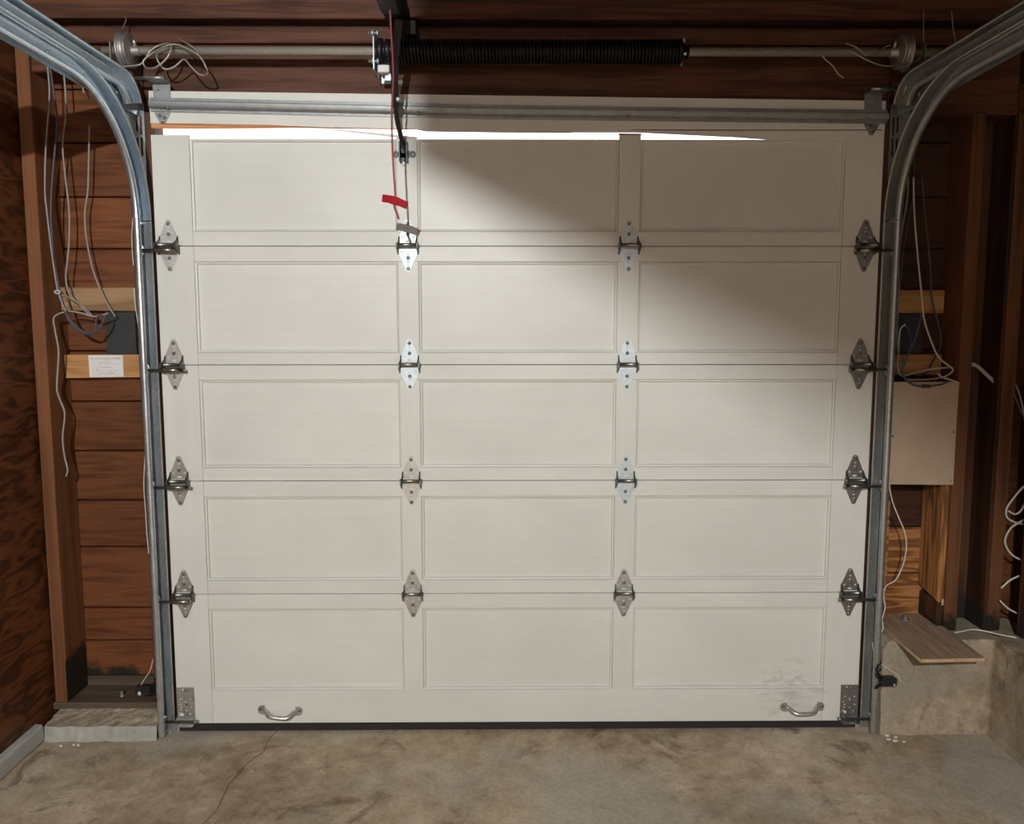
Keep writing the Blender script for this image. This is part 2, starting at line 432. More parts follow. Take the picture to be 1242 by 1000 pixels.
# beams across the top
B().box((-1.262, .052, 2.165), (1.262, .188, 2.386), .004).link('header_beam', 'header', wf)
B().box((-1.637, .060, 2.300), (-1.262, .188, 2.386), .004).link('header_beam', 'header', wf)
B().box((1.262, .056, 2.165), (1.70, .188, 2.386), .004).link('header_beam', 'header', wf)
B().box((-1.637, .046, 2.389), (1.80, .188, 2.440), .003).link('header_beam', 'header', wf)
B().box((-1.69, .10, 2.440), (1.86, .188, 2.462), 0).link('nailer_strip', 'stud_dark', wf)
B().box((-1.69, .030, 2.462), (1.86, .188, 2.64), .003).link('header_beam', 'header', wf)
# left sill plate and broken curb
B().box((-1.690, .046, .060), (-1.262, .188, .085), .003).link('sill_plate', 'sill', wf)
cb = B(); nx, ny = 22, 5; vs = []
for j in range(ny+1):
    for i in range(nx+1):
        x = -1.664+(.392)*i/nx; t = j/ny
        vs.append((x+random.uniform(-.003, .003), -.056+t*.112+random.uniform(-.004, .004), .052+.012*t+random.uniform(-.0028, .0028)*(1 if j else .5)))
cb.mi = 1; cb.mesh(vs, [(j*(nx+1)+i, j*(nx+1)+i+1, (j+1)*(nx+1)+i+1, (j+1)*(nx+1)+i) for j in range(ny) for i in range(nx)])
cb.mi = 0
front = [(p[0], p[1], p[2]) for p in vs[:nx+1]]
base = [(p[0], p[1]-.006, -.002) for p in vs[:nx+1]]
cb.mesh(front+base, [(i, i+1, nx+2+i, nx+1+i) for i in range(nx)])
endt = [vs[j*(nx+1)+nx] for j in range(ny+1)]
cb.mesh(endt+[(p[0]+.012, p[1], -.002) for p in endt], [(j, j+1, ny+2+j, ny+1+j) for j in range(ny)])
cb.box((-1.664, -.045, 0), (-1.29, .16, .045))
cb.link('concrete_curb', ['greypaint', 'rubble'], wf)

# flakes of old paint and plaster lying at the foot of the curbs
for x, y, k in ((-1.585, -.095, .008), (-1.545, -.088, .006), (-1.528, -.090, .009), (1.300, -.075, .012), (1.316, -.085, .016), (1.330, -.062, .010), (1.305, -.050, .013), (1.345, -.092, .009)):
    k *= .62
    B().prism([(x+k*math.cos(a)*random.uniform(.6, 1.3), y+.6*k*math.sin(a)*random.uniform(.6, 1.2), .001) for a in (0, 1.1, 2.3, 3.4, 4.6, 5.5)], (0, 0, .004)).link('plaster_flake', 'card', floor)
# a hairline crack in the slab, added as a thin dark ribbon on top
ck = [(-.865, .02), (-.880, -.06), (-.872, -.13), (-.905, -.20), (-.925, -.32), (-.915, -.45), (-.96, -.62)]
g = B()
for (x0, y0), (x1, y1) in zip(ck, ck[1:]):
    g.prism([(x0-.0008, y0, .0012), (x0+.0008, y0, .0012), (x1+.0008, y1, .0012), (x1-.0008, y1, .0012)], (0, 0, .0008))
g.link('crack_ribbon', 'sill', floor)

# right of the door: boards, uprights, studs
zr = [.345, .515, .690, .849, 1.02, 1.19, 1.36, 1.54, 1.725, 1.91, 2.1, 2.28]
for i, (a, c) in enumerate(zip(zr, zr[1:])):
    mt = 'oak_x' if i < 2 else 'siding_shaded'
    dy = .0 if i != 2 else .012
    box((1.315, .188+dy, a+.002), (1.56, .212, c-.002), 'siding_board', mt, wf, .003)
box((1.316, .186, .684), (1.53, .20, .692), 'ledge_strip', 'oak_x', wf)
B().box((1.315, .060, .36), (1.334, .186, .90), .002).link('filler_board', 'oak_x', wf)
B().prism([(1.518, .062, .455), (1.544, .062, .437), (1.544, .062, 1.25), (1.518, .062, 1.25)], (0, .126, .02)).link('filler_board', 'oak', wf)
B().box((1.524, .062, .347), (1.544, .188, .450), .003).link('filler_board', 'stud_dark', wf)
B().box((1.538, .060, .436), (1.547, .066, .46), .001).link('filler_board', 'plyedge', wf)
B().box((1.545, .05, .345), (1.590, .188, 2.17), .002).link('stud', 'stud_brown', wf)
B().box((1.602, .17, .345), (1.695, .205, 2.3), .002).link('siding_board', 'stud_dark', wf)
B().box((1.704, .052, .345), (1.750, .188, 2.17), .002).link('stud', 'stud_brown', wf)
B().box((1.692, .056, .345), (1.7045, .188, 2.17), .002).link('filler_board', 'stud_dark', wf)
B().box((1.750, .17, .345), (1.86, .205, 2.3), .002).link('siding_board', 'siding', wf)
# right concrete ledge
def rough_block(x0, x1, y0, y1, z1, nx, nz, name, mat, parent, amp=.004, slope=.0, ncorner=.0):
    g = B()
    def pt(i, j, y):
        return
    n = nx; vs = []
    for k in range(nz+1):
        for i in range(nx+1):
            z = z1*k/nz; x = x0+(x1-x0)*i/nx
            ins = slope*(1-k/nz)**2
            top = ncorner if (k == nz and i == 0) else 0
            vs.append((x+random.uniform(-amp, amp)*.5, y0-ins+random.uniform(-amp, amp), z-top+(random.uniform(-amp, amp) if 0 < k < nz else 0)))
    g.mesh(vs, [(k*(nx+1)+i, k*(nx+1)+i+1, (k+1)*(nx+1)+i+1, (k+1)*(nx+1)+i) for k in range(nz) for i in range(nx)], True)
    t = vs[-(nx+1):]
    bk = [(p[0], y1, z1) for p in t]
    g.mesh(t+bk, [(i, i+1, nx+2+i, nx+1+i) for i in range(nx)])
    l = [vs[k*(nx+1)] for k in range(nz+1)]; r = [vs[k*(nx+1)+nx] for k in range(nz+1)]
    for e in (l, r):
        g.mesh(e+[(p[0], y1, p[2]) for p in e], [(k, k+1, nz+2+k, nz+1+k) for k in range(nz)])
    return g.link(name, mat, parent)
rough_block(1.285, 1.69, -.030, .20, .345, 16, 14, 'concrete_curb', 'curb', wf, .003, .012, .03)
wr = box((XR, YB, .34), (XR+.1, .26, ZC), 'wall_right', 'plydark'); tag(wr, 'dark board side wall behind the concrete curb and white wires', 'wall', kind='structure')
sc_b = B(); n = 30; prof = [(1.660, -.003), (1.674, .02), (1.680, .08), (1.683, .345), (1.86, .352)]
vs = [(x+random.uniform(-.004, .004)*(0 if q == 4 else 1), YB+(5.99+.01+.0)*i/n, z) for i in range(n+1) for q, (x, z) in enumerate(prof)]
sc_b.mesh(vs, [(i*5+q, i*5+q+1, (i+1)*5+q+1, (i+1)*5+q) for i in range(n) for q in range(4)])
sc_b.box((1.70, YB, 0), (1.95, .2, .335)); sc_b.link('concrete_curb', 'curb', wr)
for y in (-.045, -.46, -.88):
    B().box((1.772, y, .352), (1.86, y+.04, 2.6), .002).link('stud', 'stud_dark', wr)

# ------------------------------------------------------------------ the sectional door
door = thing('garage_door', 'wide white panelled sectional garage door with a broken top rail letting daylight in', 'garage door', (0, .018, 0), kind='thing')
CUTX = [(-1.094, -.408), (-.339, .335), (.407, 1.093)]
JZ = [2.096, 1.7166, 1.3164, .9132, .5083, .030]
CUTZ = [(1.765, 2.068), (1.358, 1.665), (.960, 1.265), (.557, .858), (.153, .455)]
STX = [(-1.220, -1.094), (-.408, -.339), (.335, .407), (1.093, 1.220)]
STT = [2.080, 2.073, 2.081, 2.095]
def panel_mesh(x0, x1, z0, z1):
    g = B(); rings = []
    for d, y in ((.0002, .003), (.0022, .0055), (.0034, .0010), (.0078, .0022), (.0090, .0105), (.0100, .0112)):
        rings.append([(x0+d, y, z0+d), (x1-d, y, z0+d), (x1-d, y, z1-d), (x0+d, y, z1-d)])
    vs = [p for r in rings for p in r]
    f = [(k*4+i, k*4+(i+1) % 4, k*4+4+(i+1) % 4, k*4+4+i) for k in range(len(rings)-1) for i in range(4)]
    k = len(rings)*4-4
    g.mesh(vs, f+[(k, k+1, k+2, k+3)]); return g
SECS = []
for r in range(5):
    zt, zb = JZ[r], JZ[r+1]; c0, c1 = CUTZ[r]; gap = .0012
    top = 2.064 if r == 0 else zt-gap
    sg = B().box((-1.219, .012, zb+gap), (1.219, .035 if r == 4 else .024, top-.001))
    if r: sg.box((-1.219, .025, zt-.012), (1.219, .036, zt+.012))
    sec = sg.link('door_section', 'paint', door)
    SECS.append(sec)
    for (a, c), tt in zip(STX, STT):
        full = a < -1 or c > 1.2
        z0 = zb+gap if full else c0
        z1 = (tt if r == 0 else (zt-gap if full else c1))
        box((a+.0003, 0, z0), (c-.0003, .0125, z1), 'stile', 'paint_v', sec, .0006)
    box((-1.0937, 0, zb+gap), (1.0927, .0125, c0-.0003), 'rail', 'paint', sec, .0008)
    if r: box((-1.0937, 0, c1+.0003), (1.0927, .0125, zt-gap), 'rail', 'paint', sec, .0008)
    for (a, c) in CUTX: panel_mesh(a, c, c0, c1).link('panel', 'paint', sec)
# the torn-off top rail
tr_top = [(-1.22, 2.221), (1.22, 2.193)]
tr_bot = [(1.22, 2.0945), (1.0935, 2.0945), (1.0925, 2.0650), (.86, 2.0655), (.79, 2.0690), (.74, 2.0730), (.60, 2.0795), (.405, 2.0885), (.345, 2.0890), (.18, 2.0890), (.165, 2.0870), (-.08, 2.0885), (-.31, 2.0915),
          (-.345, 2.0985), (-.50, 2.1005), (-.62, 2.1060), (-.82, 2.1110), (-1.05, 2.1150), (-1.218, 2.1165)]
g = B(); loop = tr_top+tr_bot
fr = [g.bm.verts.new((x, 0, z)) for x, z in loop]; bk = [g.bm.verts.new((x, .034, z+(.0095 if i > 1 else 0))) for i, (x, z) in enumerate(loop)]
g._f(fr); g._f(bk[::-1])
for i in range(len(loop)): g._f([fr[i], fr[(i+1) % len(loop)], bk[(i+1) % len(loop)], bk[i]])
trail = g.link('top_rail', 'paint', door)
trail['label'] = 'white top rail torn away from the panels below it'
def splinter(pts, y0, y1, mat='splinter'):
    g = B(); n = len(pts)
    a = [g.bm.verts.new((x, y0, z)) for x, z in pts]; c = [g.bm.verts.new((x, y1, z+.004)) for x, z in pts]
    g._f(a); g._f(c[::-1])
    for i in range(n): g._f([a[i], a[(i+1) % n], c[(i+1) % n], c[i]])
    o = g.link('wood_splinter', mat, door); return o
splinter([(-1.215, 2.117), (-1.05, 2.1155), (-.82, 2.1115), (-.66, 2.104), (-.82, 2.1005), (-1.05, 2.0985), (-1.16, 2.099), (-1.215, 2.1005)], -.003, .012)
splinter([(-1.17, 2.114), (-.90, 2.1105), (-.60, 2.1010), (-.55, 2.0975), (-.72, 2.1005), (-.95, 2.106)], -.007, .004)
splinter([(-.78, 2.1085), (-.62, 2.1040), (-.36, 2.0990), (-.34, 2.0965), (-.55, 2.0985), (-.70, 2.1030)], -.004, .010)
splinter([(.332, 2.0805), (.410, 2.0805), (.408, 2.0855), (.335, 2.0860)], -.001, .012)
splinter([(.36, 2.0965), (.70, 2.0955), (1.21, 2.0975), (1.212, 2.0990), (.80, 2.0980), (.40, 2.0980)], -.001, .002, 'header')  # thin dark strip added to draw the crack line across the rail
# painted sliver hanging across the gap
g = B(); pts = [(-.62, 2.0985), (-.45, 2.0850), (-.34, 2.0735), (-.33, 2.0690), (-.42, 2.0720), (-.53, 2.0845), (-.63, 2.0955)]
g.prism([(x, -.004, z) for x, z in pts], (0, .004, .001)); g.link('wood_splinter', 'paint', door)
seal = B().prism([(-1.215, 0, .002), (-1.215, 0, .0285), (1.215, 0, .0295), (1.215, 0, .006)], (0, .034, 0)).link('bottom_seal', 'rubber', door)

# --- hinges: leaves with real holes, knuckle pin, side cheeks, screws; the end ones carry a roller
def kite(hw_tip, tip, hw, sh, bot, hwb, sgn):
    o = []
    for i in range(7):
        a = PI*i/6; o.append((hw_tip*math.cos(a), sgn*(tip-hw_tip+hw_tip*math.sin(a))))
    o += [(-hw, sgn*sh), (-hwb, sgn*bot), (hwb, sgn*bot), (hw, sgn*sh)]
    return o[::-1] if sgn > 0 else o
def leaf(sgn):
    g = B()
    if sgn > 0:
        out = kite(.0095, .089, .0295, .031, .009, .0275, 1)
        holes = [circ(0, .084, .0026), circ(0, .062, .0032), circ(-.019, .029, .0034), circ(.019, .029, .0034), circ(0, .049, .0030),
                 [(-.009, .0125), (.009, .0125), (.006, .0175), (0, .0195), (-.006, .0175)]]
    else:
        out = kite(.0090, .086, .0315, .026, .009, .030, -1)
        holes = [circ(0, -.051, .0032), circ(-.021, -.021, .0034), circ(.021, -.021, .0034), circ(0, -.027, .0036), circ(0, -.064, .0026)]
    g.plate(out, holes, (0, .0022, 0), (0, -.0026, 0))
    return g
def cheek(sgn, wide, dep):
    g = B()
    for s in (wide,):
        x = s*(.0275 if sgn > 0 else .0315)
        if sgn > 0: pts = [(x, -.002, .033), (x, -.002, .009), (x, -dep, -.004), (x, -dep-.006, .004), (x, -.010, .020)]
        else: pts = [(x, -.002, -.028), (x, -.006, -.024), (x, -dep-.006, -.008), (x, -dep-.004, .008), (x, -dep+.012, .010), (x, -.002, -.006)]
        g.prism(pts, (s*.0045, 0, 0))
    return g
SCREW = None
def screw_at(parent, p):
    global SCREW
    if SCREW is None:
        g = B(); g.lathe((0, .001, 0), (0, -1, 0), [(0, .0062), (.0015, .0062), (.0045, .0044), (.0055, .0015)], 8)
        SCREW = g.link('screw', 'pin'); SCREW.parent = parent; SCREW.location = Vector(p)-wloc(parent); return SCREW
    return place(SCREW, parent, p)
SHARE = {}
def shared(key, build, name, mat, parent, p):
    """First use builds the mesh round the origin, later ones copy it."""
    if key in SHARE:
        o = SHARE[key].copy(); C.objects.link(o)
    else:
        o = build().link(name, mat); SHARE[key] = o
    o.parent = parent; o.location = Vector(p)-wloc(parent); return o
HX = [-1.1745, -.3725, .3715, 1.171]
TRX = 1.268                                   # web of the vertical tracks
for r in range(4):
    z = JZ[r+1]; dep = (.034, .030, .026, .022)[r]
    for c, x in enumerate(HX):
        endh = c in (0, 3)
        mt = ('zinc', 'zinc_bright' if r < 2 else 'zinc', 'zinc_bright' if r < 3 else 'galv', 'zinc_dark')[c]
        p = (x, 0, z)
        h = shared(('lower', mt), lambda: leaf(-1), 'hinge', mt, door, p)
        shared(('upper', mt), lambda: leaf(1), 'hinge_leaf', mt, h, p)
        for side in (-1, 1):
            for ud in (1, -1): shared(('cheek', side, ud, dep), lambda: cheek(ud, side, dep), 'hinge_cheek', 'cheek', h, p)
        shared(('pin', dep), lambda: B().lathe((-.0385, -dep+.010, .002), (1, 0, 0), [(0, .004), (.002, .0078), (.006, .0078), (.007, .0064), (.070, .0064), (.071, .0078), (.075, .0078), (.077, .004)], 10), 'hinge_pin', 'pin', h, p)
        for dz in (.076, .040, -.040, -.077): screw_at(h, (x, -.0026, z+dz*.98))
        if endh:
            s = -1 if c == 0 else 1
            inner = -.006 if r in (0, 3) and s < 0 else .015
            def roll():
                g = B(); y = -dep-.006+.004; y = -.030
                g.lathe((-s*(.034+inner), y, -.016), (s, 0, 0), [(0, .004), (.001, .0062), (.008, .0062), (.0085, .0052), (.128+inner, .0052)], 10)
                g.cyl((-s*.031, y, -.016), (s*.034, y, -.016), .0082, n=12)
                return g
            shared(('stem', s, r), roll, 'roller_stem', 'pin', h, p)
            shared(('roller', s, r), lambda: B().lathe((s*.078, -.030, -.016), (s, 0, 0), [(0, .010), (.001, .019), (.005, .0215), (.009, .019), (.011, .010)], 16), 'roller', 'zinc_dark', h, p)

# --- top brackets, strut, bottom brackets, handles, arm bracket
def strut_z(x): return 2.1785-.0199*(x+1.213) if x < -.08 else 2.156-.0104*(x+.08)
def sf(x): return (Vector((x, -.001, strut_z(x)-.019)), Vector((0, -1, 0)), Vector((0, 0, 1)))
prof = [(.004, -.006), (.004, .002), (.018, .005), (.021, .008), (.021, .024), (.017, .027), (.006, .030), (.006, .039)]
st = B().sweep(prof, [sf(-1.213), sf(-.6), sf(-.08), sf(.55), sf(1.222)], .0014).link('strut', 'strut', door)
for x in (-1.150, -.33, .36, 1.148):
    screw_at(st, (x, -.0205, strut_z(x)-.0145))
for s in (-1, 1):
    dz = 0 if s < 0 else -.030
    x0 = 1.176
    g = B()
    out = [(-.029, .2), (.029, .2), (.029, .115), (.022, .095), (.004, .066), (-.006, .066), (-.026, .10)]
    zz = 2.045+dz
    holes = [circ(-.010, .178, .003), circ(0, .080, .003), circ(.012, .095, .003)]
    g.plate(out, holes, (0, .002, 0), (s*x0, -.0025, zz))
    g.box((s*x0-.031, -.050, zz+.199), (s*x0+.034 if s > 0 else s*x0+.032, -.0005, zz+.2015))
    g.cyl((s*x0-.031, -.048, zz+.203), (s*x0+.032, -.048, zz+.203), .0065, n=10)
    
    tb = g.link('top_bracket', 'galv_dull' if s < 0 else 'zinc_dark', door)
    B().cyl((s*(x0-.03), -.048, zz+.203), (s*1.262, -.048, zz+.203), .005, n=10).link('roller_stem', 'pin', tb)
    B().lathe((s*1.247, -.048, zz+.203), (s, 0, 0), [(0, .008), (.001, .018), (.006, .021), (.010, .018), (.012, .008)], 16).link('roller', 'galv_dull' if s < 0 else 'zinc_dark', tb)
    for dx, dzz in ((0, .074), (.006, .090), (-.008, .096)): screw_at(tb, (s*x0+dx, -.003, zz+dzz))
    # bottom bracket
    bx0, bx1 = (-1.219, -1.156) if s < 0 else (1.157, 1.219)
    mx = (bx0+bx1)/2
    g = B(); hs = [circ(dx, dz2, .0030) for dx, dz2 in ((-.010, .159), (-.016, .124), (.018, .124), (.001, .114), (-.020, .103), (-.016, .093), (.020, .093), (-.018, .083), (.002, .081))]
    hs += [[(-.028, .060), (-.010, .060), (-.006, .066), (-.014, .072), (-.028, .074)], [(.004, .060), (.012, .061), (.022, .072), (.012, .070)]]
    g.plate([(-.0315, .034), (.0315, .034), (.0315, .167), (-.0315, .167)], hs, (0, .0022, 0), (mx, -.0026, 0))
    g.box((mx-.0315, -.030, .033), (mx+.0315, -.0005, .035))
    g.prism([(mx+.010, -.002, .076), (mx+.010, -.034, .058), (mx+.010, -.034, .034), (mx+.010, -.002, .034)], (.002, 0, 0))
    g.prism([(mx-.026, -.002, .076), (mx-.026, -.034, .058), (mx-.026, -.034, .034), (mx-.026, -.002, .034)], (.002, 0, 0))
    bb = g.link('bottom_bracket', 'zinc' if s < 0 else 'zinc_dark', door)
    xi = -1.138 if s < 0 else 1.138
    B().lathe((xi, -.030, .0535), (s, 0, 0), [(0, .004), (.001, .0068), (.012, .0068), (.013, .0055), (.12, .0055)], 10).link('roller_stem', 'pin', bb)
    B().lathe((s*1.249, -.030, .0535), (s, 0, 0), [(0, .010), (.001, .019), (.005, .0215), (.009, .019), (.011, .010)], 16).link('roller', 'zinc_dark', bb)
    for dx, dz2 in ((.004, .156), (.004, .106)): screw_at(bb, (mx+dx, -.0026, dz2))
def pull_handle(xa, za, xb, zb):
    g = B()
    pts = [Vector((xa+.010, -.003, za)), Vector((xa+.019, -.012, za-.004)), Vector((xa+.029, -.024, za-.0095)), Vector((xa+.042, -.030, za-.0125)), Vector(((xa+xb)/2, -.031, (za+zb)/2-.013)),
           Vector((xb-.042, -.030, zb-.0125)), Vector((xb-.029, -.024, zb-.0095)), Vector((xb-.019, -.012, zb-.004)), Vector((xb-.010, -.003, zb))]
    g.tube(pts, .0085, 10, 4)
    h = g.link('pull_handle', 'zinc', door)
    for x, z, s in ((xa, za, 1), (xb, zb, -1)):
        out = [(.0145*math.cos(a), .0165*math.sin(a)) for a in (PI*i/8 for i in range(4, 13))]
        out = [(s*a, b2) for a, b2 in out]+[(s*.012, -.0165), (s*.012, .0165)]
        if s < 0: out = out[::-1]
        B().plate(out, [], (0, .0025, 0), (x, -.003, z)).link('mounting_plate', 'zinc', h)
        screw_at(h, (x-.004*s, -.003, z+.003)); 
    return h
pull_handle(-.918, .082, -.786, .076)
pull_handle(.954, .084, 1.085, .086)
# arm bracket on the door
ab = B(); bx, bz = -.381, 2.018
for s in (-1, 1):
    ab.box((bx+s*.012-.002, -.034, bz-.028), (bx+s*.012+.002, -.003, bz+.036))
ab.plate(circ(-.028, 0, .011, 12)[::1], [circ(-.028, 0, .0035)], (0, .003, 0), (bx, -.0036, bz))
ab.plate(circ(.028, 0, .011, 12), [circ(.028, 0, .0035)], (0, .003, 0), (bx, -.0036, bz))
ab.box((bx-.018, -.004, bz-.012), (bx+.018, -.0005, bz+.012)); ab.box((bx-.014, -.004, bz-.030), (bx+.014, -.0005, bz+.030))
abo = ab.link('arm_bracket', 'blackm', door)
for dz in (.033, -.031):
    B().lathe((bx, -.002, bz+dz), (0, -1, 0), [(0, .0085), (.006, .0085), (.008, .006)], 6).link('bolt', 'white_pl' if dz > 0 else 'zinc_bright', abo)

# ------------------------------------------------------------------ tracks
TRK = [(.040, -.0235), (.043, -.019), (.039, -.016), (.012, -.0235), (.003, -.0205), (0, -.014), (0, .010), (.001, .018), (.0045, .0240), (.010, .0265), (.016, .0258), (.0205, .0225), (.0215, .0180), (.019, .0150)]
def frame(s, y, z, ang):
    # profile a: from the web towards the door middle; b: from the jamb side towards the room (ang 0) turning downwards (ang 90)
    return (Vector((s*TRX, y, z)), Vector((-s, 0, 0)), Vector((0, -math.cos(ang), -math.sin(ang))))
def make_track(s, label):
    t = thing('door_track', label, 'door track', (s*TRX, -.030, .012), 'pair of door tracks')
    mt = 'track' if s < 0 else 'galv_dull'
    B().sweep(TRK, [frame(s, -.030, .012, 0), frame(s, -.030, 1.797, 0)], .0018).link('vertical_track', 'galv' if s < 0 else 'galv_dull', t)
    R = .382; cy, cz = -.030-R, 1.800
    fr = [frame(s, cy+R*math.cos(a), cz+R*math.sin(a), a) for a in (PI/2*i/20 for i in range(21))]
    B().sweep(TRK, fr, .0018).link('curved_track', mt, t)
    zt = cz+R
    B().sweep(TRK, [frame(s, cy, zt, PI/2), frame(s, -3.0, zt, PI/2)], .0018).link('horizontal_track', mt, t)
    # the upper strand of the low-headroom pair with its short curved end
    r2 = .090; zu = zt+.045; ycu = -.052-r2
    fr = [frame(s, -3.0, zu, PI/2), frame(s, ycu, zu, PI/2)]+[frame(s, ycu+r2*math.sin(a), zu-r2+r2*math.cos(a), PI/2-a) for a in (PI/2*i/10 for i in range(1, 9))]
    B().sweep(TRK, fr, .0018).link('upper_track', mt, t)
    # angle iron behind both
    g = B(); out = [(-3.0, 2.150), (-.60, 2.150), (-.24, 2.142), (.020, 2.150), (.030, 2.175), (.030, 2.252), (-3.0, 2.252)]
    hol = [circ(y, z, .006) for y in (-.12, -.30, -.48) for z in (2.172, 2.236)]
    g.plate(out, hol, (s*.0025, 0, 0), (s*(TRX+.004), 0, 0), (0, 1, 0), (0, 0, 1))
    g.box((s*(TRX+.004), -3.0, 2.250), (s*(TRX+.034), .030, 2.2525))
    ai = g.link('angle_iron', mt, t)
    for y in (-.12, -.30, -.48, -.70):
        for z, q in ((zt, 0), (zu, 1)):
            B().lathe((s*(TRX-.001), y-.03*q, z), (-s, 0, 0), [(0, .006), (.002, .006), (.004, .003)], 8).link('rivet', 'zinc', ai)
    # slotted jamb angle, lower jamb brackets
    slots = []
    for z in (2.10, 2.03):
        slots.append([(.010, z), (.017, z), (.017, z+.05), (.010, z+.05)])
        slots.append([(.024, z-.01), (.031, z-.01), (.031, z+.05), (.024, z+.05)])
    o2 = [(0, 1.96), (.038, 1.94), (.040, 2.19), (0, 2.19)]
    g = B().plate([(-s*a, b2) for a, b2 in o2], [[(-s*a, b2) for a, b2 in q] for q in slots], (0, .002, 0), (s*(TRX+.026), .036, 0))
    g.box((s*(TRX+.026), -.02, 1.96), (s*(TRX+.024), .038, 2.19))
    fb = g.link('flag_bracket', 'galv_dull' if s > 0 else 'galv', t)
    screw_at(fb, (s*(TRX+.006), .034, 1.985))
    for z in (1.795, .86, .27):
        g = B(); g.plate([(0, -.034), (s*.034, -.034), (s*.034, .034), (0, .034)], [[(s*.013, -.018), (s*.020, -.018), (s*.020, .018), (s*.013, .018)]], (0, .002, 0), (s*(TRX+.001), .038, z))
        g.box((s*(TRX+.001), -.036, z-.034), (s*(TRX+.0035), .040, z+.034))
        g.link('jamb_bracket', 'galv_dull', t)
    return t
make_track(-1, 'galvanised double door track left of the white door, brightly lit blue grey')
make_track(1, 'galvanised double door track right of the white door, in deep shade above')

# ------------------------------------------------------------------ torsion shaft, spring, drums
SY, SZ = -.055, 2.329
ts = thing('torsion_spring_assembly', 'steel shaft with black coiled torsion spring and cable drums across the beam above the door', 'spring', (0, SY, SZ))
B().cyl((-1.335, SY, SZ), (1.40, SY, SZ), .0127, n=16).link('shaft', 'shaft', ts)
pts = []; turns = 86; x0, x1 = -.415, .520
for i in range(turns*14+1):
    a = 2*PI*i/14; pts.append(Vector((x0+(x1-x0)*i/(turns*14), SY+.0335*math.cos(a), SZ+.0335*math.sin(a))))
B().tube(pts, .0050, 5).link('coil_spring', 'spring', ts)
B().lathe((-.455, SY, SZ), (1, 0, 0), [(0, .034), (.004, .040), (.018, .040), (.020, .030), (.026, .030), (.028, .038), (.034, .038), (.060, .028)], 20).link('spring_cone', 'blackm', ts)
wc = B().lathe((.505, SY, SZ), (1, 0, 0), [(0, .028), (.012, .036), (.020, .036), (.022, .024), (.040, .022)], 20).link('winding_cone', 'blackm', ts)
for a in (.4, 2.0, 3.6, 5.2):
    B().cyl((.528, SY+.022*math.cos(a), SZ+.022*math.sin(a)), (.528, SY+.042*math.cos(a), SZ+.042*math.sin(a)), .0045, n=6).link('set_screw', 'zinc', wc)
g = B(); g.plate([(-.048, -.07), (.05, -.07), (.05, .052), (.03, .058), (-.03, .058), (-.048, .03)], [circ(0, 0, .0135, 12)], (.0035, 0, 0), (-.462, SY, SZ), (0, 1, 0), (0, 0, 1))
g.box((-.462, .047, SZ-.07), (-.425, .052, SZ+.05)); cbk = g.link('centre_bracket', 'galv', ts)
for y, z in ((SY-.03, .046), (SY-.03, -.040)):
    B().lathe((-.480, y, SZ+z), (1, 0, 0), [(0, .004), (.011, .004), (.0115, .0095), (.018, .0095), (.019, .004), (.026, .004), (.0265, .009), (.034, .009)], 6).link('bolt', 'zinc_bright', cbk)
B().box((-.449, SY-.045, SZ-.078), (-.412, SY-.020, SZ-.055), .002).link('bearing_block', 'white_pl', cbk)
def drum(s, mat):
    g = B(); x = -1.272 if s < 0 else 1.225
    pr = [(0, .030), (.001, .058), (.004, .060), (.006, .053), (.010, .051), (.013, .0535), (.016, .051), (.020, .050), (.023, .052), (.026, .054), (.029, .049), (.031, .020), (.034, .016), (.056, .016), (.058, .013)]
    if s > 0: pr = [(.058-t, r) for t, r in pr][::-1]; x -= .03
    g.lathe((x, SY, SZ), (1, 0, 0), pr, 28)
    d = g.link('cable_drum', mat, ts)
    xs = x+.044 if s < 0 else x+.014
    for a in (1.1, 2.9): B().cyl((xs, SY-.012*math.cos(a), SZ+.012*math.sin(a)), (xs, SY-.034*math.cos(a), SZ+.034*math.sin(a)), .0055, n=6).link('set_screw', 'zinc', d)
drum(-1, 'cast'); drum(1, 'cast')
for s in (-1, 1):
    g = B(); g.plate([(-.022, -.03), (.085, -.05), (.085, .03), (-.022, .022)], [circ(0, 0, .0135, 12)], (s*.003, 0, 0), (s*1.300, SY, SZ), (0, 1, 0), (0, 0, 1))
    g.link('bearing_plate', 'cast', ts)

def wire(name, pts, r, mat, label, cat='cable', group=None, n=6, sub=6):
    o = B().tube([Vector(p) for p in pts], r, n, sub).link(name, mat); return tag(o, label, cat, group)
# loose lifting cable tangled round the shaft at the left drum
q = lambda u, v, y=-.085: P(u, v, y)
wire('lift_cable', [q(147, 81), q(160, 80), q(170, 78), q(176, 72), q(182, 62), q(193, 55, -.08), q(207, 53, -.09), q(206, 64, -.1), q(199, 74, -.1), q(188, 82, -.095), q(177, 82, -.09), q(174, 74, -.09), q(183, 66, -.09), q(200, 56, -.1),
     q(215, 54, -.1), q(229, 60, -.1), q(243, 69, -.1), q(249, 80, -.1), q(252, 88, -.09), q(247, 91, -.08), q(240, 89, -.08), q(231, 80, -.08), q(223, 72, -.075), q(213, 80, -.07), q(203, 84, -.07), q(196, 81, -.075), q(190, 70, -.085), q(191, 62, -.095)], .0028, 'cable',
     'loose steel lifting cable tangled around the shaft beside the left drum', 'cable')
wire('lift_cable', [q(150, 20, 0.02), q(153, 23, 0), q(150, 32, -.02), q(144, 45, -.06), q(142, 58, -.085), q(144, 72, -.085)], .0022, 'cable', 'short steel cable end curling above the left drum', 'cable', sub=5)
wire('lift_cable', [q(216, 46, -.08), q(226, 52, -.1), q(236, 59, -.1), q(243, 70, -.1), q(247, 76, -.1)], .0022, 'cable', 'stiff steel cable tip sticking up over the tangle on the shaft', 'cable', sub=5)
